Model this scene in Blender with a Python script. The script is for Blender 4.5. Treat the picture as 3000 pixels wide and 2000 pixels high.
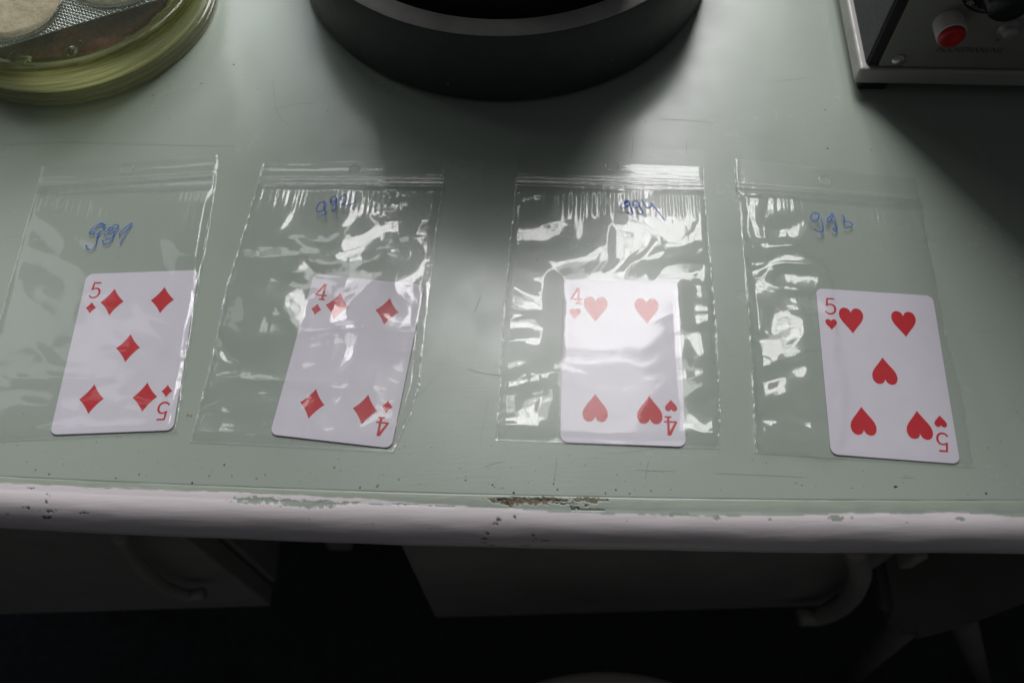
import bpy, bmesh, math, random
import numpy as np
from mathutils import Vector, Matrix
from mathutils.bvhtree import BVHTree

random.seed(4)
RNG = np.random.default_rng(11)
S = bpy.context.scene
for o in list(bpy.data.objects):
    bpy.data.objects.remove(o)
COL = S.collection

# ------------------------------------------------------------------ camera
FPX, CH, PITCH, ROLL = 2549.55, 0.372946, 1.0795547, -0.0303666   # focal length in px of a 3000 px wide frame
cR = np.array([1.0, 0, 0]); cF = np.array([0, math.cos(PITCH), -math.sin(PITCH)]); cU = np.cross(cR, cF)
cR, cU = math.cos(ROLL)*cR + math.sin(ROLL)*cU, -math.sin(ROLL)*cR + math.cos(ROLL)*cU
cam_d = bpy.data.cameras.new('camera')
cam = bpy.data.objects.new('camera', cam_d); COL.objects.link(cam)
M = Matrix.Identity(4)
for i in range(3):
    M[i][0], M[i][1], M[i][2] = cR[i], cU[i], -cF[i]
M[2][3] = CH
cam.matrix_world = M
cam_d.sensor_width = 22.3
cam_d.lens = 22.3*FPX/3000
cam_d.clip_start = 0.01; cam_d.clip_end = 50
cam_d.dof.use_dof = True
cam_d.dof.focus_distance = 0.43
cam_d.dof.aperture_fstop = 5.0
S.camera = cam

# ------------------------------------------------------------------ light: tall window behind the table, added left lamp and pane, dim room
W = bpy.data.worlds.new('World'); S.world = W; W.use_nodes = True
bg = W.node_tree.nodes['Background']
bg.inputs[0].default_value = (0.95, 0.97, 1.0, 1); bg.inputs[1].default_value = 0.05
def window_light(name, x0, x1, z0, z1, y, radiance, col):
    d = bpy.data.lights.new(name, 'AREA'); d.shape = 'RECTANGLE'
    d.size, d.size_y = x1-x0, z1-z0
    d.energy = radiance*math.pi*(x1-x0)*(z1-z0)
    d.color = col
    o = bpy.data.objects.new(name, d); COL.objects.link(o)
    o.location = ((x0+x1)/2, y, (z0+z1)/2)
    o.rotation_euler = (math.radians(-90), 0, 0)
    return o
# panes of one casement behind the table: middle row brightest, to strengthen the bag glare
for wx0, wx1, wz0, wz1, rad in ((-0.20, 0.115, 0.42, 0.93, 10.5), (0.135, 0.37, 0.42, 0.93, 12.0), (-0.20, 0.115, 0.96, 1.74, 14.5), (0.135, 0.37, 0.96, 1.74, 12.5),
                                (-0.20, 0.115, 1.77, 2.4, 6.0), (0.135, 0.37, 1.77, 2.4, 4.0), (-0.50, -0.22, 1.77, 2.4, 5.0)):  # last pane is added to brighten the left side
    window_light('window_light', wx0, wx1, wz0, wz1, 1.05, rad, (1.0, 0.99, 0.985))
window_light('window_light_side', -0.56, -0.22, 0.40, 0.68, 1.05, 4.0, (0.92, 0.98, 1.0))
window_light('left_fill_light', -1.50, -0.98, 0.40, 1.7, 1.05, 1.6, (0.96, 0.99, 1.0))  # added fill lamp, lifts the left part of the table
S.view_settings.view_transform = 'Standard'; S.view_settings.look = 'None'
S.view_settings.exposure = -0.08; S.view_settings.gamma = 1.0
S.cycles.transparent_max_bounces = 24
S.cycles.max_bounces = 14; S.cycles.transmission_bounces = 14; S.cycles.glossy_bounces = 6
S.cycles.sample_clamp_indirect = 6

# ------------------------------------------------------------------ helpers
def ray(px, py):
    return cR*(px-1500)/FPX + cU*(1000-py)/FPX + cF
def at(px, py, z=0.0):
    d = ray(px, py); t = (z-CH)/d[2]
    return np.array([0, 0, CH]) + d*t
def at_y(px, py, y):
    d = ray(px, py); t = y/d[1]
    return np.array([0, 0, CH]) + d*t

def link(name, me, mat=None, parent=None):
    o = bpy.data.objects.new(name, me); COL.objects.link(o)
    if mat is not None: me.materials.append(mat)
    if parent is not None: o.parent = parent
    return o
def pyd(name, v, f, mat, parent=None, smooth=False):
    me = bpy.data.meshes.new(name)
    me.from_pydata([tuple(p) for p in v], [], f)
    if smooth: me.polygons.foreach_set('use_smooth', [True]*len(me.polygons))
    me.update()
    return link(name, me, mat, parent)
def bmo(name, bm, mat, parent=None, smooth=False):
    me = bpy.data.meshes.new(name)
    bmesh.ops.recalc_face_normals(bm, faces=bm.faces)
    bm.to_mesh(me); bm.free()
    if smooth: me.polygons.foreach_set('use_smooth', [True]*len(me.polygons))
    return link(name, me, mat, parent)
def tag(o, label=None, cat=None, group=None, kind=None):
    if label: o['label'] = label
    if cat: o['category'] = cat
    if group: o['group'] = group
    if kind: o['kind'] = kind
    return o
def empty(name, loc=(0, 0, 0), rz=0.0):
    o = bpy.data.objects.new(name, None); COL.objects.link(o)
    o.location = loc; o.rotation_euler = (0, 0, rz); o.empty_display_size = 0.01
    return o
def grid(name, P, mat, parent=None, smooth=True, mask=None, attrs=None, wrap=False):
    """P: (nv, nu, 3) array -> quad grid"""
    nv, nu = P.shape[:2]
    idx = np.arange(nv*nu).reshape(nv, nu)
    if wrap: idx = np.concatenate([idx, idx[:, :1]], 1)
    q = np.stack([idx[:-1, :-1], idx[:-1, 1:], idx[1:, 1:], idx[1:, :-1]], -1).reshape(-1, 4)
    if mask is not None: q = q[mask.reshape(-1)]
    me = bpy.data.meshes.new(name)
    me.vertices.add(nv*nu); me.vertices.foreach_set('co', P.reshape(-1).astype(np.float32))
    me.loops.add(len(q)*4); me.loops.foreach_set('vertex_index', q.reshape(-1).astype(np.int32))
    me.polygons.add(len(q)); me.polygons.foreach_set('loop_start', np.arange(0, len(q)*4, 4, dtype=np.int32))
    me.polygons.foreach_set('use_smooth', np.full(len(q), smooth))
    if attrs is not None:
        for k, (c, r) in attrs.items():
            a = me.attributes.new(k, 'FLOAT_COLOR', 'POINT')
            col = np.concatenate([c.reshape(-1, 3), r.reshape(-1, 1)], 1).astype(np.float32)
            a.data.foreach_set('color', col.reshape(-1))
    me.update(calc_edges=True); me.validate()
    return link(name, me, mat, parent)
def add_box(bm, x0, x1, y0, y1, z0, z1, bevel=0.0, seg=2):
    vs = [bm.verts.new(p) for p in ((x0,y0,z0),(x1,y0,z0),(x1,y1,z0),(x0,y1,z0),(x0,y0,z1),(x1,y0,z1),(x1,y1,z1),(x0,y1,z1))]
    fs = [bm.faces.new([vs[i] for i in f]) for f in ((3,2,1,0),(4,5,6,7),(0,1,5,4),(1,2,6,5),(2,3,7,6),(3,0,4,7))]
    if bevel:
        es = list({e for f in fs for e in f.edges})
        bmesh.ops.bevel(bm, geom=es, offset=bevel, segments=seg, affect='EDGES', profile=0.5)
def lathe(name, prof, mat, parent=None, n=96, loc=(0, 0, 0), smooth=True, axis='Z', closed=False):
    a = np.linspace(0, 2*math.pi, n, endpoint=False)
    prof = np.array(prof)
    if closed: prof = np.concatenate([prof, prof[:1]])
    P = np.stack([prof[:, None, 0]*np.cos(a), prof[:, None, 0]*np.sin(a), np.repeat(prof[:, 1:2], n, 1)], -1)
    if axis == '-Y':   # profile axis points to -Y
        P = np.stack([P[..., 0], -P[..., 2], P[..., 1]], -1)
    o = grid(name, P, mat, parent, smooth, wrap=True)
    o.location = loc
    return o
def tube(bm, pts, r, n=8):
    pts = [Vector(p) for p in pts]; rings = []
    up = Vector((0.13, 0.31, 0.94))
    for i, p in enumerate(pts):
        t = (pts[min(i+1, len(pts)-1)] - pts[max(i-1, 0)]).normalized()
        a = t.cross(up).normalized(); b = t.cross(a)
        rr = r[i] if hasattr(r, '__len__') else r
        rings.append([bm.verts.new(p + rr*(math.cos(k*2*math.pi/n)*a + math.sin(k*2*math.pi/n)*b)) for k in range(n)])
    for A, B in zip(rings[:-1], rings[1:]):
        for k in range(n): bm.faces.new((A[k], A[(k+1) % n], B[(k+1) % n], B[k]))
    bm.faces.new(rings[0][::-1]); bm.faces.new(rings[-1])
def catmull(pts, k=6):
    p = np.array(pts, float); p = np.concatenate([[2*p[0]-p[1]], p, [2*p[-1]-p[-2]]])
    out = []
    for i in range(1, len(p)-2):
        for t in np.linspace(0, 1, k, endpoint=False):
            a, b, c, d = p[i-1], p[i], p[i+1], p[i+2]
            out.append(0.5*(2*b + (c-a)*t + (2*a-5*b+4*c-d)*t*t + (3*b-a-3*c+d)*t**3))
    out.append(p[-2]); return np.array(out)
def ribbon2d(p, w):
    p = np.array(p, float); n = len(p)
    t = np.gradient(p, axis=0); t /= np.linalg.norm(t, axis=1)[:, None] + 1e-12
    nn = np.stack([-t[:, 1], t[:, 0]], 1)
    w = np.broadcast_to(np.asarray(w, float), (n,))[:, None]
    return p + nn*w/2, p - nn*w/2
# smooth lattice noise
TAB = RNG.random((256, 256))*2-1
def vnoise(x, y):
    xi, yi = np.floor(x).astype(int), np.floor(y).astype(int)
    fx, fy = x-xi, y-yi
    fx = fx*fx*fx*(fx*(fx*6-15)+10); fy = fy*fy*fy*(fy*(fy*6-15)+10)
    g = lambda a, b: TAB[a % 256, b % 256]
    return (g(xi, yi)*(1-fx)+g(xi+1, yi)*fx)*(1-fy) + (g(xi, yi+1)*(1-fx)+g(xi+1, yi+1)*fx)*fy
def fbm(x, y, o=4, gain=0.5):
    s, a = 0, 1
    for i in range(o):
        s = s + a*vnoise(x*2**i+17.3*i, y*2**i+5.1*i); a *= gain
    return s
def sst(a, b, x):
    t = np.clip((x-a)/(b-a), 0, 1); return t*t*(3-2*t)

# ------------------------------------------------------------------ materials
def mat(name, col, rough=0.5, metal=0.0, spec=0.5, coat=0.0):
    m = bpy.data.materials.new(name); m.use_nodes = True
    b = m.node_tree.nodes['Principled BSDF']
    b.inputs['Base Color'].default_value = (*col, 1); b.inputs['Roughness'].default_value = rough
    b.inputs['Metallic'].default_value = metal; b.inputs['Specular IOR Level'].default_value = spec
    b.inputs['Coat Weight'].default_value = coat
    return m
class NT:
    def __init__(s, m):
        s.t = m.node_tree; s.n = s.t.nodes; s.l = s.t.links; s.b = s.n.get('Principled BSDF')
    def node(s, ty, **kw):
        x = s.n.new(ty)
        for k, v in kw.items():
            if k in x.bl_rna.properties: setattr(x, k, v)
            else: x.inputs[k].default_value = v
        return x
    def link(s, a, b): s.l.new(a, b)
def noisy(name, col, col2, scale, rough=0.5, rvar=0.1, bump=0.0, bscale=None, metal=0.0, detail=6, stretch=(1, 1, 1), spec=0.5):
    m = mat(name, col, rough, metal, spec); t = NT(m)
    tc = t.node('ShaderNodeTexCoord'); mp = t.node('ShaderNodeMapping'); mp.inputs['Scale'].default_value = stretch
    t.link(tc.outputs['Object'], mp.inputs[0])
    n = t.node('ShaderNodeTexNoise', Scale=scale, Detail=detail, Roughness=0.6); t.link(mp.outputs[0], n.inputs['Vector'])
    mx = t.node('ShaderNodeMix', data_type='RGBA')
    mx.inputs[6].default_value = (*col, 1); mx.inputs[7].default_value = (*col2, 1)
    cr = t.node('ShaderNodeMapRange'); cr.inputs[1].default_value = 0.3; cr.inputs[2].default_value = 0.7
    t.link(n.outputs[0], cr.inputs[0]); t.link(cr.outputs[0], mx.inputs[0]); t.link(mx.outputs[2], t.b.inputs['Base Color'])
    rr = t.node('ShaderNodeMapRange'); rr.inputs[1].default_value = 0.3; rr.inputs[2].default_value = 0.7
    rr.inputs[3].default_value = rough-rvar; rr.inputs[4].default_value = rough+rvar
    n2 = t.node('ShaderNodeTexNoise', Scale=scale*3.1, Detail=5); t.link(mp.outputs[0], n2.inputs['Vector'])
    t.link(n2.outputs[0], rr.inputs[0]); t.link(rr.outputs[0], t.b.inputs['Roughness'])
    if bump:
        n3 = t.node('ShaderNodeTexNoise', Scale=bscale or scale*8, Detail=4); t.link(mp.outputs[0], n3.inputs['Vector'])
        bp = t.node('ShaderNodeBump', Strength=1.0, Distance=bump); t.link(n3.outputs[0], bp.inputs['Height'])
        t.link(bp.outputs[0], t.b.inputs['Normal'])
    return m

GREEN = np.array((0.345, 0.395, 0.348)); WHITE = np.array((0.78, 0.72, 0.75))
def paint_top():
    m = mat('sage_green_gloss_paint', GREEN, 0.3, spec=0.42); t = NT(m)
    tc = t.node('ShaderNodeTexCoord')
    n1 = t.node('ShaderNodeTexNoise', Scale=7.0, Detail=5, Roughness=0.6); t.link(tc.outputs['Object'], n1.inputs['Vector'])
    mx = t.node('ShaderNodeMix', data_type='RGBA'); mx.inputs[6].default_value = (0.335, 0.388, 0.339, 1); mx.inputs[7].default_value = (0.36, 0.405, 0.36, 1)
    t.link(n1.outputs[0], mx.inputs[0])
    # faint yellow stains
    n2 = t.node('ShaderNodeTexNoise', Scale=38.0, Detail=6, Roughness=0.7); t.link(tc.outputs['Object'], n2.inputs['Vector'])
    r2 = t.node('ShaderNodeMapRange'); r2.inputs[1].default_value = 0.6; r2.inputs[2].default_value = 0.78; r2.inputs[4].default_value = 0.10
    t.link(n2.outputs[0], r2.inputs[0])
    mx2 = t.node('ShaderNodeMix', data_type='RGBA'); mx2.inputs[7].default_value = (0.33, 0.34, 0.25, 1)
    t.link(r2.outputs[0], mx2.inputs[0]); t.link(mx.outputs[2], mx2.inputs[6]); t.link(mx2.outputs[2], t.b.inputs['Base Color'])
    # brush streaks along x, worn patches in the gloss
    mp = t.node('ShaderNodeMapping'); mp.inputs['Scale'].default_value = (1, 28, 1); mp.inputs['Rotation'].default_value = (0, 0, math.radians(3))
    t.link(tc.outputs['Object'], mp.inputs[0])
    n3 = t.node('ShaderNodeTexNoise', Scale=40.0, Detail=6, Roughness=0.65); t.link(mp.outputs[0], n3.inputs['Vector'])
    n4 = t.node('ShaderNodeTexNoise', Scale=900.0, Detail=2); t.link(tc.outputs['Object'], n4.inputs['Vector'])
    ad = t.node('ShaderNodeMath', operation='MULTIPLY_ADD'); ad.inputs[1].default_value = 0.5
    t.link(n4.outputs[0], ad.inputs[0]); t.link(n3.outputs[0], ad.inputs[2])
    bp = t.node('ShaderNodeBump', Strength=1.0, Distance=0.00003); t.link(ad.outputs[0], bp.inputs['Height']); t.link(bp.outputs[0], t.b.inputs['Normal'])
    n5 = t.node('ShaderNodeTexNoise', Scale=22.0, Detail=7, Roughness=0.7); t.link(tc.outputs['Object'], n5.inputs['Vector'])
    r5 = t.node('ShaderNodeMapRange'); r5.inputs[1].default_value = 0.3; r5.inputs[2].default_value = 0.7; r5.inputs[3].default_value = 0.17; r5.inputs[4].default_value = 0.30
    t.link(n5.outputs[0], r5.inputs[0]); t.link(r5.outputs[0], t.b.inputs['Roughness'])
    return m
M_TOP = paint_top()
def edge_paint():
    m = mat('worn_painted_edge', WHITE, 0.35); t = NT(m)
    a = t.node('ShaderNodeAttribute', attribute_name='paint')
    t.link(a.outputs['Color'], t.b.inputs['Base Color']); t.link(a.outputs['Alpha'], t.b.inputs['Roughness'])
    tc = t.node('ShaderNodeTexCoord'); mp = t.node('ShaderNodeMapping'); mp.inputs['Scale'].default_value = (1, 9, 9)
    t.link(tc.outputs['Object'], mp.inputs[0])
    n3 = t.node('ShaderNodeTexNoise', Scale=60.0, Detail=6, Roughness=0.6); t.link(mp.outputs[0], n3.inputs['Vector'])
    bp = t.node('ShaderNodeBump', Strength=1.0, Distance=0.00012); t.link(n3.outputs[0], bp.inputs['Height']); t.link(bp.outputs[0], t.b.inputs['Normal'])
    return m
M_EDGE = edge_paint()
def film(name, refl, milk, rough, bump=0.000008):
    m = bpy.data.materials.new(name); m.use_nodes = True; t = NT(m); t.n.remove(t.b)
    out = t.n['Material Output']
    lw = t.node('ShaderNodeLayerWeight', Blend=0.5)
    pw = t.node('ShaderNodeMath', operation='POWER'); pw.inputs[1].default_value = 5; t.link(lw.outputs['Facing'], pw.inputs[0])
    ma = t.node('ShaderNodeMath', operation='MULTIPLY_ADD'); ma.inputs[1].default_value = 1-refl; ma.inputs[2].default_value = refl
    t.link(pw.outputs[0], ma.inputs[0])
    tc = t.node('ShaderNodeTexCoord')
    n = t.node('ShaderNodeTexNoise', Scale=420.0, Detail=4, Roughness=0.5); t.link(tc.outputs['Object'], n.inputs['Vector'])
    bp = t.node('ShaderNodeBump', Strength=1.0, Distance=bump); t.link(n.outputs[0], bp.inputs['Height'])
    tr = t.node('ShaderNodeBsdfTransparent'); tr.inputs[0].default_value = (0.999, 0.999, 0.998, 1)
    df = t.node('ShaderNodeBsdfDiffuse'); df.inputs[0].default_value = (0.8, 0.8, 0.82, 1)
    gl = t.node('ShaderNodeBsdfGlossy', Roughness=rough); t.link(bp.outputs[0], gl.inputs['Normal'])
    g2 = t.node('ShaderNodeBsdfGlossy', Roughness=0.32); gm = t.node('ShaderNodeMixShader'); gm.inputs[0].default_value = 0.30
    t.link(gl.outputs[0], gm.inputs[1]); t.link(g2.outputs[0], gm.inputs[2])
    m1 = t.node('ShaderNodeMixShader'); m1.inputs[0].default_value = milk
    t.link(tr.outputs[0], m1.inputs[1]); t.link(df.outputs[0], m1.inputs[2])
    m2 = t.node('ShaderNodeMixShader'); t.link(ma.outputs[0], m2.inputs[0]); t.link(m1.outputs[0], m2.inputs[1]); t.link(gm.outputs[0], m2.inputs[2])
    t.link(m2.outputs[0], out.inputs['Surface'])
    return m
M_FILM = film('clear_polythene_film', 0.060, 0.022, 0.075)
M_BACK = film('clear_polythene_back', 0.006, 0.002, 0.12)
M_ZIP = film('ribbed_polythene_zip', 0.06, 0.085, 0.10)
M_SEAM = film('welded_polythene_seam', 0.045, 0.10, 0.12)
M_INK = mat('blue_marker_ink', (0.024, 0.12, 0.54), 0.6, spec=0.05)
M_CARD = noisy('coated_card_stock', (0.67, 0.635, 0.715), (0.70, 0.665, 0.74), 120, 0.36, 0.05, 0.00003, 1500)
M_RED = noisy('red_print', (0.56, 0.012, 0.024), (0.52, 0.010, 0.022), 200, 0.36, 0.05, 0.00003, 1500, spec=0.3)
M_CARDEDGE = mat('card_cut_edge', (0.35, 0.34, 0.38), 0.7)
M_POT = noisy('dark_grey_cast_coating', (0.046, 0.047, 0.049), (0.058, 0.059, 0.061), 60, 0.45, 0.06, 0.00012, 900, spec=0.3)
M_RIM = noisy('turned_grey_metal_rim', (0.48, 0.45, 0.43), (0.38, 0.36, 0.34), 90, 0.6, 0.1, 0.00005, 600)
M_BLACK = noisy('black_lining', (0.006, 0.006, 0.007), (0.009, 0.008, 0.008), 50, 0.6, 0.1)
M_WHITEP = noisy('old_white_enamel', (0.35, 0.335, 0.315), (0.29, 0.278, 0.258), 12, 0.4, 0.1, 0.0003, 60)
M_DIM = noisy('shade_darkened_enamel', (0.17, 0.165, 0.155), (0.13, 0.125, 0.115), 12, 0.5, 0.1, 0.0003, 60)  # darker copy of the white enamel, under-table shade put into the colour
M_STOOL = noisy('cream_stool_paint', (0.66, 0.62, 0.57), (0.56, 0.52, 0.47), 30, 0.4, 0.1)
M_FLOOR = noisy('dark_blue_floor', (0.028, 0.036, 0.042), (0.014, 0.018, 0.022), 30, 0.8, 0.1, 0.002, 200)
M_WOOD = noisy('dark_table_underside', (0.06, 0.045, 0.03), (0.09, 0.07, 0.05), 20, 0.7, 0.1)

# ------------------------------------------------------------------ floor
bm = bmesh.new()
vs = [bm.verts.new(p) for p in ((-3, -3, -0.75), (3, -3, -0.75), (3, 3, -0.75), (-3, 3, -0.75))]; bm.faces.new(vs)
tag(bmo('floor', bm, M_FLOOR), kind='structure')

# ------------------------------------------------------------------ table
table = empty('work_table', (0, 0.5, -0.75))
tag(table, 'sage green painted table top with worn white rounded front edge', 'table')
def T(o):
    o.parent = table; o.matrix_parent_inverse = Matrix.Translation((0, -0.5, 0.75)); return o
gp = [(0, 1390), (500, 1415), (1000, 1437), (1500, 1446), (2000, 1453), (2500, 1460), (3000, 1464)]
gw = np.array([at(*p)[:2] for p in gp]); PF = np.polyfit(gw[:, 0], gw[:, 1], 2)
def ye(x):
    xc = np.clip(x, -0.27, 0.27)
    return np.polyval(PF, xc) + (x-xc)*np.polyval(np.polyder(PF), xc)
# flat top, from the edge line backwards
xs = np.concatenate([np.linspace(-0.9, -0.3, 13)[:-1], np.linspace(-0.3, 0.3, 121), np.linspace(0.3, 0.9, 13)[1:]])
fr = np.concatenate([[0, 0.004], np.linspace(0.02, 1, 40)])
P = np.zeros((len(fr), len(xs), 3))
P[..., 0] = xs; P[..., 1] = ye(xs) + fr[:, None]*(0.97-ye(xs)); P[..., 2] = 0
T(grid('table_top', P, M_TOP, smooth=False))
# the rounded edge moulding, swept along x, painted by hand over the years
xf = np.concatenate([np.linspace(-0.9, -0.28, 20)[:-1], np.arange(-0.28, 0.2801, 0.0004), np.linspace(0.2801, 0.9, 20)[1:]])
prof = []  # (distance in front of the line, z)
for d in np.linspace(0, 0.0010, 6): prof.append((d, -0.00016*math.sin(math.pi*d/0.0010)))
for d in np.linspace(0.0010, 0.0062, 16)[1:]: prof.append((d, -0.0004*((d-0.001)/0.0052)**2))
c0 = (0.0062, -0.0004); A_, B_ = 0.0132, 0.0145
for t_ in np.linspace(0, math.pi*0.93, 74)[1:]:
    prof.append((c0[0]+A_*math.sin(t_)**0.92, c0[1]-B_*(1-math.cos(t_))))
prof = np.array(prof); sl = np.concatenate([[0], np.cumsum(np.linalg.norm(np.diff(prof, axis=0), axis=1))])
X, SS = np.meshgrid(xf, sl)
slope = np.polyval(np.polyder(PF), np.clip(xf, -0.27, 0.27))
P = np.zeros((len(sl), len(xf), 3)); P[..., 0] = X
P[..., 1] = ye(xf)[None] - prof[:, 0:1]; P[..., 2] = prof[:, 1:2]
xm, sm = X*1000, SS*1000       # mm
P[..., 1] -= 0.0004*fbm(xm/60, sm/14, 3)*sst(4, 10, sm)      # uneven hand-planed front
col = np.zeros(X.shape+(3,)); rgh = np.full(X.shape, 0.33)
green = GREEN*(1+0.05*fbm(xm/9, sm/5)[..., None]); yell = np.array((0.37, 0.40, 0.30))
k = (sst(0.5, 1.5, sm)*(1-sst(2.5, 5.5, sm))*np.clip(0.55+0.5*fbm(xm/22, sm/3), 0, 1))[..., None]
green = green*(1-k*0.6)+yell*k*0.6
wb = np.interp(xm, [-400, -234, -155, -78, -20, 10, 70, 120, 150, 190, 225, 400], [3.0, 3.2, 3.4, 3.6, 6.4, 7.6, 8.2, 8.0, 6.6, 6.0, 8.6, 9.0])
wbn = wb + 0.35*fbm(xm/30, sm*0+3, 3) + 0.32*fbm(xm/5.0, sm/1.6, 3)
w = sst(-0.12, 0.12, sm-wbn)
white = WHITE*(1+0.04*fbm(xm/25, sm/4)[..., None])
# thin brushed streaks of white straying over the green and back
st = sst(0.45, 0.7, fbm(xm/16, sm/0.5+9, 4))*sst(-2.2, -0.2, sm-wb)*(1-w)
w = np.maximum(w, 0.3*st); bare = sst(0.58, 0.7, fbm(xm/12+40, sm/1.1+3, 4))*sst(-0.5, 0.4, sm-wb)*(1-sst(1.2, 3.2, sm-wb))
w = w*(1-0.15*bare)
col = green*(1-w[..., None]) + white*w[..., None]
ii = np.array([at(x, 1000)[0] for x in (0,)])
VX = P.reshape(-1, 3)
def surf(px, py):
    """(x mm, s mm) on the moulding seen at a photo pixel"""
    d = ray(px, py); d = d/np.linalg.norm(d); q = VX-np.array([0, 0, CH]); t = q@d
    e = np.linalg.norm(q-t[:, None]*d, axis=1) + 0.02*np.maximum(0, t-t.min())*0
    sub = np.where(e < 0.0006)[0]
    i = sub[np.argmin(t[sub])] if len(sub) else int(np.argmin(e))
    return xm.reshape(-1)[i], sm.reshape(-1)[i]
def chip(px, py, wpx, hpx, c, seed, rough=0.7, ragged=0.55, scale=1.0, depth=0.00018):
    global col, rgh
    x0, s0 = surf(px, py); a, b = wpx/6.7/2, hpx/7.0/2
    r = np.sqrt(((xm-x0)/a)**2 + ((sm-s0)/b)**2) + ragged*fbm(xm/(1.3*scale)+seed*7.7, sm/(0.8*scale)+seed*3.1, 4)
    m_ = 1-sst(0.85, 1.0, r)
    col = col*(1-m_[..., None]) + np.array(c)*m_[..., None]; rgh = rgh*(1-m_)+rough*m_
    P[..., 2] -= m_*depth*sst(-0.1, 0.1, 0.02-np.abs(SS)) if False else m_*depth*0.7
BRN = (0.17, 0.135, 0.09); DRK = (0.045, 0.036, 0.03)
for i, (px, py, wd, ht) in enumerate([(745, 1462, 150, 22), (880, 1470, 170, 26), (960, 1474, 110, 20), (2105, 1512, 22, 16), (2455, 1516, 40, 22), (2815, 1518, 30, 9), (2260, 1522, 9, 9), (2498, 1515, 10, 10), (1030, 1472, 60, 6), (1100, 1473, 40, 6), (1180, 1477, 60, 5), (2660, 1530, 8, 8), (1290, 1480, 70, 5), (1990, 1505, 70, 12)]):
    chip(px, py, wd, ht, GREEN*0.98, i, 0.4, 0.5, 1.4)
for i, (px, py, wd, ht) in enumerate([(1545, 1464, 150, 20), (1490, 1468, 60, 20), (1600, 1461, 120, 12), (1720, 1462, 110, 14), (1440, 1463, 18, 12)]):
    chip(px, py, wd, ht, BRN, 30+i, 0.85, 0.75, 0.9, 0.0004)
for i, (px, py, wd, ht) in enumerate([(1470, 1463, 36, 7), (1485, 1472, 14, 14), (1665, 1472, 50, 8), (1685, 1483, 28, 12), (1720, 1478, 14, 7), (1600, 1460, 110, 4), (1780, 1462, 8, 8), (1740, 1491, 60, 4)]):
    chip(px, py, wd, ht, DRK, 60+i, 0.9, 0.7, 0.7, 0.0004)
for i, (px, py, wd, ht) in enumerate([(1460, 1522, 18, 7), (1452, 1536, 20, 8), (1428, 1562, 10, 8), (1422, 1581, 22, 9), (1417, 1592, 16, 5), (1438, 1599, 26, 6), (1506, 1509, 10, 8), (1508, 1516, 6, 6), (1568, 1569, 10, 8), (1571, 1580, 7, 6), (1561, 1586, 7, 5), (1537, 1600, 30, 4), (1604, 1586, 26, 4), (75, 1490, 28, 7), (142, 1497, 34, 8), (242, 1505, 28, 8), (130, 1470, 9, 12), (135, 1517, 26, 10), (22, 1510, 10, 4), (136, 1446, 5, 9), (144, 1448, 5, 6), (84, 1428, 22, 4), (1840, 1528, 6, 4), (1090, 1536, 5, 4), (1258, 1551, 6, 4), (905, 1523, 4, 3)]):
    chip(px, py, wd, ht, (0.13, 0.115, 0.10), 100+i, 0.8, 0.75, 0.7)
# grime in the line where top and moulding meet
g = np.exp(-((sm-0.45-0.25*fbm(xm/20, sm*0, 3))/0.35)**2)*np.clip(0.45+0.7*fbm(xm/11, sm/0.6, 4), 0, 1)
col = col*(1-0.6*g[..., None]) + np.array((0.15, 0.135, 0.09))*0.6*g[..., None]
edge = T(grid('edge_moulding', P, M_EDGE, attrs={'paint': (np.clip(col, 0.01, 0.9), np.clip(rgh, 0.2, 0.9))}))
edge['label'] = 'white rounded edge with chipped paint'
bm = bmesh.new(); add_box(bm, -0.895, 0.895, 0.165, 0.965, -0.0285, -0.004); T(bmo('table_board', bm, M_WOOD))
for lx in (-0.85, 0.85):
    for ly in (0.22, 0.9):
        bm = bmesh.new(); add_box(bm, lx-0.03, lx+0.03, ly-0.03, ly+0.03, -0.75, -0.0285, 0.003); T(bmo('leg', bm, M_WHITEP))

# dirt specks, stains and scratches that show on the top
def speck_mesh(name, spots, m, h):
    bm = bmesh.new()
    for (x, y, r, e, a) in spots:
        n = 7; c = bm.verts.new((x, y, h)); ring = []
        for k in range(n):
            q = 2*math.pi*k/n; rr = r*random.uniform(0.7, 1.15)
            dx, dy = rr*math.cos(q)*e, rr*math.sin(q)
            ring.append(bm.verts.new((x+dx*math.cos(a)-dy*math.sin(a), y+dx*math.sin(a)+dy*math.cos(a), 0.00006)))
        for k in range(n): bm.faces.new((c, ring[k], ring[(k+1) % n]))
    o = T(bmo(name, bm, m)); o['kind'] = 'stuff'; return o
sp = []
for px, py, r in [(105, 1375, 2.2), (144, 1388, 2.5), (657, 1361, 3), (339, 1400, 2), (408, 1389, 2), (563, 1414, 3), (613, 1394, 2.4), (680, 1395, 2), (777, 1390, 2), (1055, 1428, 2.6), (1169, 1404, 2.4), (1364, 1406, 2.2), (1443, 1420, 2.6), (1505, 1443, 3.5), (1449, 1426, 1.8), (1473, 1428, 1.8), (1622, 1417, 2.4), (1633, 1433, 2.6), (1774, 1444, 2.2), (1804, 1434, 2.4), (1845, 1445, 2.2), (1907, 1437, 2), (2349, 1421, 2), (2624, 1425, 4), (2889, 1445, 4), (685, 190, 4), (2037, 37, 4.5), (590, 245, 2.5), (450, 280, 3), (496, 347, 2), (1892, 357, 2), (2417, 322, 2.5), (2424, 435, 3), (2553, 440, 2)]:
    q = at(px, py); sp.append((q[0], q[1], r/6700, random.uniform(0.9, 1.6), random.uniform(0, 3)))
for i in range(190):
    x = random.uniform(-0.26, 0.26); y = float(ye(x)) + 0.002 + abs(random.gauss(0, 0.022))
    sp.append((x, y, random.choice((0.0001, 0.00014, 0.0002)), random.uniform(0.8, 1.5), random.uniform(0, 3)))
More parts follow.
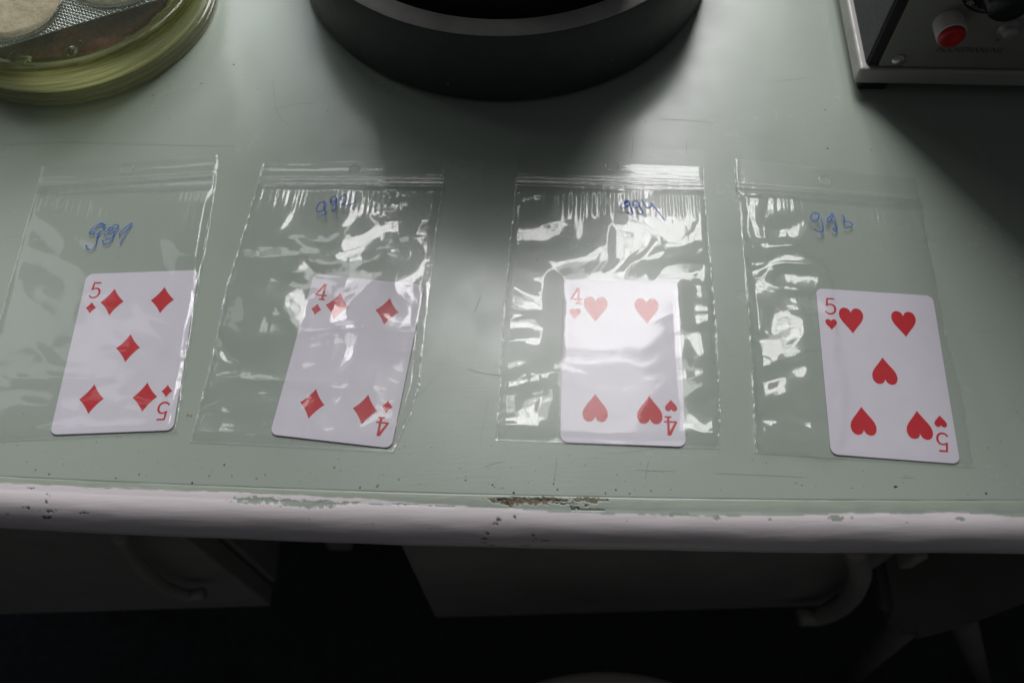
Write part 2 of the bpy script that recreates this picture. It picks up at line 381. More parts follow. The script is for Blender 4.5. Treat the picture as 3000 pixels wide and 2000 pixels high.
for i in range(150):
    sp.append((random.uniform(-0.27, 0.27), random.uniform(0.15, 0.44), random.uniform(0.00007, 0.00018), random.uniform(0.8, 1.6), random.uniform(0, 3)))
speck_mesh('dirt_specks', sp, mat('dark_grit', (0.025, 0.022, 0.02), 0.8), 0.00025)
am = []
for px, py, r in [(1106, 1423, 4), (752, 1401, 3), (550, 1216, 4), (560, 1218, 3), (980, 1368, 3.5), (1437, 510, 4), (1432, 503, 2.5), (960, 325, 2.5), (1123, 1391, 2), (1574, 759, 2.5), (1444, 580, 2)]:
    q = at(px, py); am.append((q[0], q[1], r/6700, random.uniform(1, 1.7), random.uniform(0, 3)))
for i in range(60):
    am.append((random.uniform(-0.27, 0.27), random.uniform(0.14, 0.43), random.uniform(0.0001, 0.00022), random.uniform(1, 3), random.uniform(0, 3)))
speck_mesh('amber_stains', am, mat('amber_stain', (0.24, 0.15, 0.05), 0.4), 0.00012)
sv, sf = [], []
def scratch(pts, wd, h=0.00005):
    L, R = ribbon2d(pts, wd*np.concatenate([[0.2], np.ones(len(pts)-2), [0.2]])); b = len(sv)
    for l, r in zip(L, R): sv.append((*l, h)); sv.append((*r, h))
    for i in range(len(pts)-1): sf.append((b+2*i, b+2*i+1, b+2*i+3, b+2*i+2))
hh = 0.00004
for line in [[(2095, 1386), (2180, 1390), (2240, 1392), (2370, 1398)], [(1930, 350), (2010, 353), (2100, 362)], [(800, 230), (806, 300), (820, 345), (850, 366)], [(800, 322), (870, 306), (925, 303)], [(1620, 1420), (1626, 1390), (1632, 1340)], [(1890, 1405), (1896, 1370), (1900, 1350)], [(0, 425), (200, 418), (420, 424), (700, 430)], [(1390, 915), (1400, 890), (1408, 870)], [(1370, 1080), (1420, 1095), (1470, 1098)], [(1860, 1376), (1920, 1379), (1980, 1381)], [(2640, 1400), (2680, 1398)], [(1855, 400), (1850, 470)], [(2010, 410), (2012, 455)], [(1420, 1366), (1450, 1358), (1475, 1352)]]:
    hh += 0.000001
    scratch(catmull([at(*p)[:2] for p in line], 6), 0.00022, hh)
for i in range(70):
    x, y = random.uniform(-0.1, 0.26), random.uniform(0.14, 0.44)
    a, l = random.choice((random.gauss(0.9, 0.2), random.gauss(-0.05, 0.15), random.gauss(1.6, 0.3))), random.uniform(0.004, 0.03)
    hh += 0.0000006
    scratch([(x+t*l*math.cos(a), y+t*l*math.sin(a)+0.1*l*t*t) for t in np.linspace(0, 1, 6)], random.uniform(0.00005, 0.00011), hh)
o = T(pyd('scratch_marks', sv, sf, mat('scratch_dirt', (0.20, 0.215, 0.18), 0.5))); o['kind'] = 'stuff'

# ------------------------------------------------------------------ playing cards
CW, CL, CT = 0.057, 0.088, 0.00032
CZ = 0.00035
def rr_outline(w, h, r, n=7):
    p = []
    for cx, cy, a0 in ((w/2-r, h/2-r, 0), (-w/2+r, h/2-r, 90), (-w/2+r, -h/2+r, 180), (w/2-r, -h/2+r, 270)):
        for k in range(n):
            a = math.radians(a0+90*k/(n-1)); p.append((cx+r*math.cos(a), cy+r*math.sin(a)))
    out = []
    for i in range(len(p)):
        a, b = np.array(p[i]), np.array(p[(i+1) % len(p)]); m_ = max(1, int(np.linalg.norm(b-a)/0.004))
        for t in range(m_): out.append(tuple(a+(b-a)*t/m_))
    return out
def diamond(w, h, n=8):
    p = []; c = [(0, h/2), (-w/2, 0), (0, -h/2), (w/2, 0)]
    for i in range(4):
        a, b = np.array(c[i]), np.array(c[(i+1) % 4]); m_ = (a+b)/2*0.80
        for t in np.linspace(0, 1, n, endpoint=False): p.append((1-t)**2*a+2*t*(1-t)*m_+t*t*b)
    return [tuple(q) for q in p]
def heart(w, h):
    half = catmull([(0, 0.30), (0.02, 0.36), (0.10, 0.455), (0.25, 0.50), (0.39, 0.455), (0.475, 0.345), (0.50, 0.21), (0.465, 0.07), (0.37, -0.08), (0.21, -0.26), (0.06, -0.44), (0, -0.52)], 3)
    r = [(x*w, y*h) for x, y in half]; l = [(-x, y) for x, y in r[1:-1]][::-1]
    return (r+l)[::-1]
def num_polys(d):
    if d == 4:
        return [[(3.4, 0), (3.4, 9.6), (4.55, 9.6), (4.55, 0)][::-1], [(0, 3.3), (1.15, 3.3), (3.4, 7.4), (3.4, 9.6), (2.95, 9.6)],
                [(0, 2.4), (3.4, 2.4), (3.4, 3.3), (0, 3.3)], [(4.55, 2.4), (5.9, 2.4), (5.9, 3.3), (4.55, 3.3)],
                [(2.4, 0), (3.4, 0), (3.4, 0.85), (2.4, 0.85)], [(4.55, 0), (5.55, 0), (5.55, 0.85), (4.55, 0.85)]]
    arc = [(1.05, 5.0), (1.9, 5.72), (2.9, 5.95), (4.0, 5.65), (4.75, 4.8), (5.0, 3.5), (4.7, 2.0), (3.8, 0.95), (2.6, 0.5), (1.4, 0.7), (0.6, 1.35), (0.25, 2.0)]
    arc = catmull(arc, 4)
    wv = np.interp(np.linspace(0, 1, len(arc)), [0, 0.12, 0.45, 0.85, 1], [0.35, 0.75, 1.05, 0.85, 0.85])
    L, R = ribbon2d(arc, wv)
    polys = []
    for i in range(len(arc)-1): polys.append([tuple(R[i+1]), tuple(L[i+1]), tuple(L[i]), tuple(R[i])])
    polys.append([(0.55, 5.05), (0.95, 4.83), (1.62, 5.25), (1.9, 9.0), (1.9, 9.6), (1.15, 9.6)])
    polys.append([(1.9, 8.75), (5.0, 8.75), (5.0, 9.6), (1.9, 9.6)])
    return polys
def curl(x, y, amt):
    return amt*((x/0.0285)**2*0.4+(y/0.044)**2)
def flat(name, polys, mt, parent, tf, z0, amt):
    v, f = [], []
    for p in polys:
        b = len(v)
        for q in p:
            x, y = tf(q); v.append((x, y, z0+curl(x, y, amt)))
        f.append(list(range(b, b+len(p))))
    o = pyd(name, v, f, mt, parent)
    return o
def make_card(x, y, rz, num, suit, label, amt):
    t = empty('playing_card', (x, y, CZ), rz)
    tag(t, label, 'playing card', 'red playing cards in the bags')
    # gently curled stock, cut as rows following the rounded outline
    ol = rr_outline(CW, CL, 0.0034)
    bm = bmesh.new()
    rings = []
    for z, sc in ((0, 0.9992), (CT*0.15, 1), (CT*0.85, 1), (CT, 0.9992)):
        rings.append([bm.verts.new((px*sc, py*sc, z+curl(px, py, amt))) for px, py in ol])
    n = len(ol)
    for A, B in zip(rings[:-1], rings[1:]):
        for k in range(n): bm.faces.new((A[k], A[(k+1) % n], B[(k+1) % n], B[k]))
    for ring, zz, flip in ((rings[0], 0, True), (rings[-1], CT, False)):
        prev = ring
        for s in np.linspace(0.95, 0.1, 14):
            cur = [bm.verts.new((px*s, py*s, zz+curl(px*s, py*s, amt))) for px, py in ol]
            for k in range(n): bm.faces.new((prev[k], prev[(k+1) % n], cur[(k+1) % n], cur[k]))
            prev = cur
        bm.faces.new(prev)
    stock = bmo('card_stock', bm, M_CARD, t)
    z0 = CT+0.00005
    def pos(cx, cy, rot):
        s = -1 if rot else 1
        return lambda q: (cx+s*q[0], cy+s*q[1])
    big = diamond(0.0117, 0.0154) if suit == 'diamond' else heart(0.0117, 0.0140)
    sml = diamond(0.0052, 0.0066) if suit == 'diamond' else heart(0.0056, 0.0058)
    spots = [(-0.0126, 0.0268, 0), (0.0126, 0.0268, 0), (-0.0126, -0.0265, 1), (0.0126, -0.0265, 1)] + ([(0, 0.0002, 1)] if num == 5 else [])
    for cx, cy, r in spots: flat(suit+'_pip', [big], M_RED, t, pos(cx, cy, r), z0, amt)
    for r in (0, 1):
        s = -1 if r else 1
        flat('corner_'+suit, [sml], M_RED, t, pos(-0.0226*s, 0.0238*s, r), z0, amt)
        flat('index_number', [[(a/1000, b/1000) for a, b in p] for p in num_polys(num)], M_RED, t, pos(-0.0250*s, 0.0292*s, r), z0, amt)
    return t
CARDS = [(-0.18688, 0.20179, 0.0077, 5, 'diamond', 'five of diamonds playing card in the plastic bag numbered 991', 0.0001),
         (-0.07797, 0.19360, -0.1526, 4, 'diamond', 'four of diamonds playing card in the plastic bag numbered 992', 0.0002),
         (0.05229, 0.18819, -0.0744, 4, 'heart', 'four of hearts playing card in the brightly glaring plastic bag numbered 994', 0.0002),
         (0.17557, 0.17703, -0.1127, 5, 'heart', 'five of hearts playing card in the plastic bag numbered 993', 0.0001)]
for c in CARDS: make_card(*c)

# ------------------------------------------------------------------ zip bags
def poly_along(keys):
    v = np.array([k[0] for k in keys]); p = np.array([at(k[1], k[2])[:2] for k in keys])
    return lambda t: np.stack([np.interp(t, v, p[:, 0]), np.interp(t, v, p[:, 1])], -1)
VZ = 0.905
BAGS = [
 dict(L=[(0, -103, 1300), (0.42, -6, 960), (0.70, 72, 681), (VZ, 109, 555), (1, 124, 490), (1.03, 127, 478)],
      R=[(0, 519, 1268), (0.28, 541, 1130), (0.55, 567, 965), (0.80, 606, 720), (VZ, 637, 515), (1, 640, 455), (1.03, 641, 446)], hole=(374, 497), card=0,
      pil=0.9, cd=.3, cr=0.10, crm=lambda u, v: 0.30+0.7*sst(0.55, 1.0, u)+0.3*(1-sst(0.1, 0.45, v)), puck=0.10, seed=1, fine=0.1, tilt=0.0,
      wr=[(0.25, 0.0, 0.13)], label='clear zip bag marked 991, lying over the five of diamonds', eb=(0.3, 1.0)),
 dict(L=[(0, 557, 1296), (0.3, 612, 1085), (0.55, 664, 840), (0.75, 720, 660), (VZ, 757, 531), (1, 772, 478), (1.055, 774, 448)],
      R=[(0, 1153, 1325), (0.11, 1208, 1210), (0.20, 1231, 1128), (0.4, 1246, 960), (0.75, 1282, 672), (VZ, 1303, 534), (1, 1305, 470), (1.055, 1305, 446)], hole=(1040, 497), card=1,
      pil=1.3, cd=.45, cr=0.19, crm=lambda u, v: 0.75+0.4*sst(0.5, 1, u)*(1-sst(0.1, 0.5, v)), puck=0.22, seed=2, fine=0.22, tilt=0.02,
      wr=[], label='crumpled clear zip bag marked 992, lying over the four of diamonds', eb=(1.0, 1.0)),
 dict(L=[(0, 1452, 1291), (0.5, 1473, 930), (VZ, 1510, 530), (1, 1514, 468), (1.06, 1516, 424)],
      R=[(0, 2110, 1316), (0.13, 2112, 1190), (0.4, 2099, 960), (0.72, 2079, 706), (VZ, 2062, 548), (1, 2063, 491), (1.06, 2064, 443)], hole=(1795, 490), card=2,
      pil=1.3, cd=.93, cr=0.14, crm=lambda u, v: 1.0+0*u, puck=0.25, seed=3, fine=0.18, tilt=0.0,
      wr=[], label='heavily glaring clear zip bag marked 994, lying over the four of hearts', eb=(1.0, 1.0)),
 dict(L=[(0, 2210, 1327), (0.3, 2200, 1090), (0.55, 2184, 851), (0.86, 2166, 590), (VZ, 2154, 554), (1, 2151, 466), (1.03, 2150, 458)],
      R=[(0, 2855, 1370), (0.24, 2818, 1148), (0.48, 2768, 962), (0.78, 2719, 702), (VZ, 2698, 594), (1, 2681, 526), (1.03, 2679, 516)], hole=(2418, 530), card=3,
      pil=1.0, cd=.5, cr=0.20, crm=lambda u, v: 0.30+1.0*(1-sst(0.25, 0.55, u))*(1-sst(0.80, 0.97, v)), puck=0.20, seed=4, fine=0.2, bulge=(0.38, 4.6, 0.06, 0.64), tilt=0.0,
      wr=[], label='clear zip bag marked 993, lying over the five of hearts', eb=(1.0, 0.6)),
]
INK = [
 [[(895, 345), (935, 330), (905, 345), (860, 305), (800, 298), (700, 350), (590, 440), (535, 520), (560, 565), (640, 565), (650, 570), (625, 520), (680, 430), (800, 320), (880, 340), (895, 400), (850, 470), (770, 540), (720, 560), (680, 572)],
  [(790, 490), (750, 560), (715, 700), (690, 820), (640, 900), (560, 945), (490, 920), (430, 850), (495, 858)],
  [(1120, 435), (1060, 400), (1000, 440), (1010, 485), (1100, 455)], [(1255, 375), (1215, 338), (1150, 345), (1040, 420), (930, 510), (890, 570), (940, 600), (1050, 570), (1170, 480), (1255, 375)],
  [(1250, 380), (1150, 520), (1110, 640), (1060, 730), (990, 810), (930, 820), (855, 745), (930, 715), (1060, 690)],
  [(1300, 600), (1265, 555), (1400, 430), (1580, 290), (1500, 420), (1420, 560), (1340, 700), (1275, 800)]],
 [[(700, 560), (620, 545), (540, 570), (460, 650), (390, 790), (400, 870), (500, 900), (650, 840), (740, 720), (765, 610), (700, 530), (600, 540)], [(690, 580), (690, 800), (730, 900), (730, 990), (620, 1010), (520, 1060)],
  [(1010, 500), (960, 520), (1000, 570), (1100, 500), (1160, 430), (1150, 360), (1060, 345), (970, 420), (935, 510), (970, 640), (1040, 680), (1110, 600), (1170, 470)], [(1170, 450), (1150, 600), (1140, 750), (1110, 850), (1050, 870), (980, 850)],
  [(1345, 500), (1330, 420), (1400, 320), (1490, 300), (1550, 380), (1540, 480), (1440, 600), (1320, 665), (1400, 640), (1550, 680), (1700, 640), (1840, 570), (1910, 490)]],
 [[(660, 460), (610, 450), (640, 410), (680, 440), (620, 480), (580, 440), (600, 370), (690, 400), (750, 470), (740, 540), (640, 555), (570, 500), (580, 440), (500, 465), (430, 560), (460, 630), (540, 640), (680, 575), (760, 520)],
  [(755, 530), (790, 640), (850, 780), (850, 850), (800, 870), (710, 825), (630, 800)],
  [(980, 540), (930, 570), (880, 530), (850, 520), (870, 450), (930, 405), (1020, 440), (1070, 530), (1030, 620), (940, 655), (870, 600), (850, 520)], [(1065, 560), (1130, 680), (1190, 800), (1150, 850), (1010, 825)],
  [(1140, 340), (1190, 420), (1240, 550), (1330, 650), (1410, 670), (1480, 600), (1500, 530), (1460, 485), (1530, 570), (1650, 720), (1820, 940), (1950, 1090)]],
 [[(580, 355), (640, 300), (710, 340), (720, 430), (670, 550), (580, 640), (470, 620), (400, 540), (410, 430), (480, 330), (560, 265), (620, 290), (570, 360)], [(800, 510), (850, 680), (890, 900), (850, 1000), (720, 1005), (600, 970), (510, 910)],
  [(1290, 330), (1240, 270), (1190, 360), (1090, 470), (1040, 570), (1080, 640), (1150, 580), (1240, 420), (1290, 320)], [(1300, 360), (1360, 470), (1400, 680), (1440, 840), (1380, 940), (1300, 900), (1280, 800)],
  [(1625, 310), (1710, 380), (1725, 480), (1700, 560), (1820, 565), (1960, 600), (2030, 680), (1980, 760), (1850, 800), (1700, 820)]],
]
INKREG = [(200, 620, 280/2352), (900, 560, 180/2352), (1780, 560, 200/2352), (2340, 610, 180/2352)]

def ridged(x, y, o=3):
    s, a, tot = 0, 1.0, 0
    for i in range(o):
        n = vnoise(x*1.9**i+31*i, y*1.9**i+7*i); s = s + a*(1-np.sqrt(n*n+0.004)*2.0); tot += a; a *= 0.5
    return s/tot
def make_bag(b, ink, reg):
    nu, nv = 190, 300
    u = np.linspace(0, 1, nu); v = np.linspace(0, 1, nv)
    fL, fR = poly_along(b['L']), poly_along(b['R'])
    sd = b['seed']*23.7
    def base(vv):
        Lp, Rp = fL(vv), fR(vv)
        return Lp, Rp
    Lp, Rp = base(v)
    XY = Lp[:, None]+(Rp-Lp)[:, None]*u[None, :, None]
    U, V = np.meshgrid(u, v); um, vm = U*100, V*166
    # crinkled, slightly ragged welded side seams
    wob = (0.00025*fbm(vm/6+sd, U*0+1, 3))
    XY[..., 0] += wob*(np.abs(U-0.5)*2)**6
    ed = np.minimum(U, 1-U)*100; eb = vm
    c = CARDS[b['card']]
    cc, ss = math.cos(c[2]), math.sin(c[2])
    dx, dy = XY[..., 0]-c[0], XY[..., 1]-c[1]
    lx, ly = np.abs(dx*cc+dy*ss)-CW/2, np.abs(-dx*ss+dy*cc)-CL/2
    dout = np.maximum(lx, ly)*1000
    oncard = 1-sst(-3.0, 11.0, dout)
    body = sst(0, 7, vm)*sst(0, 4, ed)*(1-sst(VZ-0.05, VZ-0.005, V))
    wx, wy = um+7*fbm(um/30+sd, vm/30, 2), vm+7*fbm(um/30+sd+50, vm/30+9, 2)
    cr = 0.8*ridged(wx/46+sd, wy/30+sd*0.3, 2) + 0.22*ridged(wx/19+sd, wy/22+sd, 2) + 0.9*fbm(wx/40+sd, wy/26, 2) + b['fine']*(0.30*ridged(wx/11+sd*2, wy/14, 3) + 0.12*ridged(wx/6+sd, wy/5, 2))
    crm = b['crm'](U, V)
    gy_, gx_ = np.gradient(cr, vm[1, 0]-vm[0, 0], um[0, 1]-um[0, 0])
    cr = cr/math.sqrt(float(np.mean(gx_**2+gy_**2)))
    lift_ = body*crm*(1-b['cd']*oncard)*b['cr']*(cr-cr.min()*0.75)
    z = 0.40 + (0.25*b['pil'])*body + np.maximum(lift_, 0)
    z += 0.30*oncard
    if 'bulge' in b:      # the film stands up in a soft fold beside the card
        u0, amp, v0, v1 = b['bulge']; uu_ = u0+0.05*vnoise(vm/18+sd, vm*0+5)
        f_ = np.where(U < uu_, np.clip(U/uu_, 0, 1)**1.25, np.exp(-((U-uu_)/0.05)**2))
        z += amp*f_*sst(v0-0.1, v0+0.05, V)*(1-sst(v1-0.08, v1+0.06, V))*(1+0.35*vnoise(vm/14+sd, um/30))
    # puckers hanging from the zip
    pk = np.sin(2*math.pi*(um/4.6+1.2*fbm(um/13+sd, vm*0+2, 2)))+0.6*np.sin(2*math.pi*(um/2.9)+3*vnoise(um/9+sd, um*0))
    z += b['puck']*pk*np.exp(-((VZ-0.062-V)*166/7.0)**2)*(0.4+0.6*sst(-0.3, 0.5, vnoise(um/22+sd, um*0+7)))
    # long soft draws below the zip
    z += 0.35*b['puck']*vnoise(um/5.5+sd, vm/30+4)*sst(0.55, 0.8, V)*body
    # crinkled welds along both sides
    el = b['eb'][0]*(U < 0.5)+b['eb'][1]*(U >= 0.5)
    z += el*0.16*fbm(um/1.6+sd, vm/2.6, 3)*np.exp(-(ed/2.2)**2) + el*0.25*vnoise(um/3+sd, vm/9+3)*np.exp(-(ed/5)**2)
    # ribs of the zip pressed in the film, then the flat lip
    for off, amp, sg in ((0, 0.55, 0.8), (2.6, 0.40, 0.6), (-2.6, 0.35, 0.6), (5.2, 0.22, 0.7), (7.6, 0.28, 1.1)):
        z += amp*np.exp(-((V-VZ)*166-off)**2/(2*sg*sg))
    z += 0.10*fbm(um/24+sd, vm/3.0, 3)*sst(VZ-0.03, VZ, V)
    rim = np.minimum(sst(0, 1.6, ed), sst(0, 1.4, vm))
    z = 0.12 + (z-0.12)*(0.25+0.75*rim)
    z = np.maximum(z, 0.22+((CZ+CT)*1000-0.02)*(1-sst(1.2, 9.0, dout)))
    P = np.dstack([XY, z/1000+b['tilt']*0])
    # punched hang hole
    hx, hy = at(*b['hole'])[:2]
    dd = P[..., :2]-np.array([hx, hy]); r = np.linalg.norm(dd, axis=-1); R0 = 0.0031
    sel = np.abs(r-R0) < 0.00042
    P[sel, :2] = np.array([hx, hy])+dd[sel]/r[sel][:, None]*R0
    rc = np.linalg.norm(P[..., :2]-np.array([hx, hy]), axis=-1)
    cen = (rc[:-1, :-1]+rc[1:, :-1]+rc[:-1, 1:]+rc[1:, 1:])/4
    mid = (Lp[0]+Rp[0])/2
    t = empty('zip_bag', (mid[0], mid[1], 0))
    tag(t, b['label'], 'plastic bag', 'zip bags laid in a row')
    off = np.array([mid[0], mid[1], 0])
    fo = grid('front_film', P-off, M_FILM, t, mask=cen > R0*0.98)
    # back film, reaching a little past the front lip
    vb = np.concatenate([np.linspace(0, 1, 110), np.linspace(1, b['L'][-1][0], 8)[1:]]); ub = np.linspace(0, 1, 70)
    Lb, Rb = fL(vb), fR(vb); XB = Lb[:, None]+(Rb-Lb)[:, None]*ub[None, :, None]
    UB, VB = np.meshgrid(ub, vb)
    zb = 0.10+0.05*fbm(UB*9+sd, VB*12, 3)+0.12*sst(1, 1.05, VB)*(1+fbm(UB*6+sd, VB*30, 2))
    PB = np.dstack([XB, np.clip(zb, 0.07, 0.3)/1000])
    rb = np.linalg.norm(PB[..., :2]-np.array([hx, hy]), axis=-1); cb = (rb[:-1, :-1]+rb[1:, :-1]+rb[:-1, 1:]+rb[1:, 1:])/4
    grid('back_film', PB-off, M_BACK, t, mask=cb > 0.0031)
    # welded side and bottom seams
    for sgn, us in ((0, np.linspace(0.0, 0.011, 4)), (1, np.linspace(0.989, 1.0, 4))):
        vs_ = np.linspace(0, 1, 240); Ls, Rs = fL(vs_), fR(vs_)
        G = np.zeros((240, 4, 3)); G[..., :2] = Ls[:, None]+(Rs-Ls)[:, None]*us[None, :, None]
        UU, VV = np.meshgrid(us*100, vs_*166)
        G[..., 0] += 0.00025*fbm(VV/6+sd, UU*0+1, 3)
        G[..., 2] = 0.00078+0.00022*fbm(VV/2.2+sd, UU/1.2, 3)*el[0, 0 if sgn == 0 else -1]
        grid('side_seam', G-off, M_SEAM, t)
    us = np.linspace(0.0, 1.0, 80); vs_ = np.linspace(0.0, 0.006, 3); Ls, Rs = fL(vs_), fR(vs_)
    G = np.zeros((3, 80, 3)); G[..., :2] = Ls[:, None]+(Rs-Ls)[:, None]*us[None, :, None]; G[..., 2] = 0.0005
    grid('bottom_seam', G-off, M_SEAM, t)
    # zip closure: two moulded ribs lying between the films
    Lz, Rz = fL(np.array([VZ]))[0], fR(np.array([VZ]))[0]
    dv = (fL(np.array([VZ+0.02]))[0]-fL(np.array([VZ-0.02]))[0]); dv /= np.linalg.norm(dv)
    for o_, hgt in ((0.0, 0.0004), (0.0022, 0.0003)):
        uu = np.linspace(0.004, 0.996, 60); prf = [(-0.0009, 0.00012), (-0.0006, hgt*0.8+0.0001), (0, hgt+0.0001), (0.0006, hgt*0.8+0.0001), (0.0009, 0.00012)]
        G = np.zeros((5, 60, 3))
        for i, (a, h_) in enumerate(prf):
            xy = Lz+(Rz-Lz)*uu[:, None]+dv*(a+o_-0.0006); G[i, :, :2] = xy; G[i, :, 2] = h_
        grid('zip_rib', G-off, M_ZIP, t)
    vs_ = np.linspace(VZ-0.022, VZ+0.022, 14); us = np.linspace(0.0, 1.0, 90); Ls, Rs = fL(vs_), fR(vs_)
    G = np.zeros((14, 90, 3)); G[..., :2] = Ls[:, None]+(Rs-Ls)[:, None]*us[None, :, None]
    G[..., 2] = 0.00125+0.00022*np.cos((vs_[:, None]-VZ)*166*2.4)+0.0001*fbm(us[None]*30+sd, vs_[:, None]*40, 2)
    grid('zip_band', G-off, M_ZIP, t)
    # rim of the punched hole
    bm = bmesh.new(); n = 28
    ring = [(hx+R0*1.03*math.cos(2*math.pi*k/n)-off[0], hy+R0*1.03*math.sin(2*math.pi*k/n)-off[1], 0.00058+0.0001*math.sin(3*k)) for k in range(n+1)]
    tube(bm, ring, 0.00022, 5); bmo('hole_rim', bm, M_ZIP, t, True)
    # number written with a blue marker on the front film
    tri = []
    me = fo.data; co = np.zeros(len(me.vertices)*3, np.float32); me.vertices.foreach_get('co', co); co = co.reshape(-1, 3)
    nx_, ny_ = XY[..., 0]-off[0], XY[..., 1]-off[1]
    zz = P[..., 2]
    def zat(x, y):
        i, j = np.unravel_index(np.argmin((nx_-x)**2+(ny_-y)**2), nx_.shape)
        return zz[max(i-1, 0):i+2, max(j-1, 0):j+2].max()
    vv, ff = [], []; lift = 0.00006
    ox, oy, sc = reg
    for stroke in ink:
        lift += 0.000008
        pts = np.array([at(ox+a*sc, oy+c_*sc, 0.0008)[:2]-off[:2] for a, c_ in catmull(stroke, 5)])
        wv = 0.00050*(1+0.3*np.array([vnoise(np.array([i*0.23+sd]), np.array([3.3]))[0] for i in range(len(pts))]))
        A, B = ribbon2d(pts, wv); b0 = len(vv)
        zl = np.array([zat(*p) for p in pts]); zl = np.convolve(np.pad(zl, 2, mode='edge'), np.ones(5)/5, 'valid')
        zl = np.maximum(zl, [zat(*p) for p in pts])
        for p, q, h_ in zip(A, B, zl): vv.append((*p, h_+lift)); vv.append((*q, h_+lift))
        for i in range(len(pts)-1): ff.append((b0+2*i, b0+2*i+1, b0+2*i+3, b0+2*i+2))
    pyd('handwritten_number', vv, ff, M_INK, t)
    return t
for b, ink, reg in zip(BAGS, INK, INKREG): make_bag(b, ink, reg)

# ------------------------------------------------------------------ round dark dish
pc = (0.0035, 0.4805, 0.0)
pot = empty('round_dish', pc); tag(pot, 'large round dark grey dish with pale metal rim behind the bags', 'dish')
RO, RI, HZ = 0.1285, 0.1156, 0.0500
lathe('dish_wall', [(0.0, 0.0008), (RO-0.004, 0.0008), (RO-0.0012, 0.0018), (RO-0.0004, 0.004), (RO, 0.012), (RO, HZ-0.0016), (RO-0.0006, HZ-0.0005)], M_POT, pot, 160)
lathe('rim', [(RO-0.0006, HZ-0.0005), (RO-0.0014, HZ), (RI+0.0008, HZ+0.0002), (RI, HZ-0.0006)], M_RIM, pot, 160)
lathe('lining', [(RI, HZ-0.0006), (RI-0.001, HZ-0.02), (RI-0.002, 0.010), (RI-0.010, 0.006), (0.0, 0.006)], M_BLACK, pot, 128)
lathe('shadow_drum', [(0.099, 0.0061), (0.099, 0.225), (0.095, 0.23), (0.0, 0.23)], M_POT, pot, 96)  # unseen, added to cast the dark shadow before the dish; shape guessed
lathe('base', [(0, 0.0), (RO-0.006, 0.0), (RO-0.005, 0.0008)], M_BLACK, pot, 96)
bm = bmesh.new()
for px, py in [(1313, 245), (1707, 273), (1794, 176)]:
    # dust flecks on the outside wall
    d = ray(px, py); o_ = np.array([-pc[0], -pc[1], CH]); a = d[0]**2+d[1]**2; bq = 2*(o_[0]*d[0]+o_[1]*d[1]); cq = o_[0]**2+o_[1]**2-(RO+0.0002)**2
    tt = (-bq-math.sqrt(max(bq*bq-4*a*cq, 0)))/(2*a); q = o_+d*tt
    bmesh.ops.create_icosphere(bm, subdivisions=1, radius=0.00035, matrix=Matrix.Translation(q))
o = bmo('dust_flecks', bm, mat('dust', (0.5, 0.48, 0.46), 0.9), pot); o['kind'] = 'stuff'

# ------------------------------------------------------------------ glass jar with mesh and dishes
jx, jy = -0.2585, 0.4440
jar = empty('glass_jar', (jx, jy, 0)); tag(jar, 'thick greenish glass jar of brown granules with a wire mesh tray', 'jar')
def glass(name, col, rough=0.0, ior=1.5):
    m = mat(name, col, rough); b = m.node_tree.nodes['Principled BSDF']
    b.inputs['Transmission Weight'].default_value = 1.0; b.inputs['IOR'].default_value = ior
    return m
M_GLASS = glass('green_tinted_glass', (0.80, 0.90, 0.66)); M_CLEAR = None
def jar_mat(name, tint, glassw, transl, tcol=(0.72, 0.80, 0.42)):
    m = bpy.data.materials.new(name); m.use_nodes = True; t = NT(m); t.n.remove(t.b); out = t.n['Material Output']
    tr = t.node('ShaderNodeBsdfTransparent'); tr.inputs[0].default_value = (*tint, 1)
    gl = t.node('ShaderNodeBsdfGlass', IOR=1.48); gl.inputs['Color'].default_value = (*tint, 1); gl.inputs['Roughness'].default_value = 0.0
    tl = t.node('ShaderNodeBsdfTranslucent'); tl.inputs[0].default_value = (*tcol, 1)
    go = t.node('ShaderNodeBsdfGlossy', Roughness=0.04)
    m1 = t.node('ShaderNodeMixShader'); m1.inputs[0].default_value = glassw; t.link(tr.outputs[0], m1.inputs[1]); t.link(gl.outputs[0], m1.inputs[2])
    m2 = t.node('ShaderNodeMixShader'); m2.inputs[0].default_value = transl; t.link(m1.outputs[0], m2.inputs[1]); t.link(tl.outputs[0], m2.inputs[2])
    lw = t.node('ShaderNodeLayerWeight', Blend=0.5); pw = t.node('ShaderNodeMath', operation='POWER'); pw.inputs[1].default_value = 4; t.link(lw.outputs['Facing'], pw.inputs[0])
    ma = t.node('ShaderNodeMath', operation='MULTIPLY_ADD'); ma.inputs[1].default_value = 0.7; ma.inputs[2].default_value = 0.05; t.link(pw.outputs[0], ma.inputs[0])
    m3 = t.node('ShaderNodeMixShader'); t.link(ma.outputs[0], m3.inputs[0]); t.link(m2.outputs[0], m3.inputs[1]); t.link(go.outputs[0], m3.inputs[2])
    t.link(m3.outputs[0], out.inputs['Surface']); return m
M_GWALL = jar_mat('thin_green_glass', (0.97, 0.98, 0.95), 0.0, 0.015)
M_GBASE = jar_mat('thick_green_glass', (0.90, 0.92, 0.83), 0.50, 0.50, (1.0, 1.0, 0.58))
t_ = NT(M_GBASE)      # cloudy and clear bands round the base imitate bright and dark refraction streaks
tc_ = t_.node('ShaderNodeTexCoord'); sx_ = t_.node('ShaderNodeSeparateXYZ'); t_.link(tc_.outputs['Object'], sx_.inputs[0])
mp_ = t_.node('ShaderNodeMapping'); mp_.inputs['Scale'].default_value = (14, 14, 420); t_.link(tc_.outputs['Object'], mp_.inputs[0])
ns_ = t_.node('ShaderNodeTexNoise', Scale=1.0, Detail=4, Roughness=0.6); t_.link(mp_.outputs[0], ns_.inputs['Vector'])
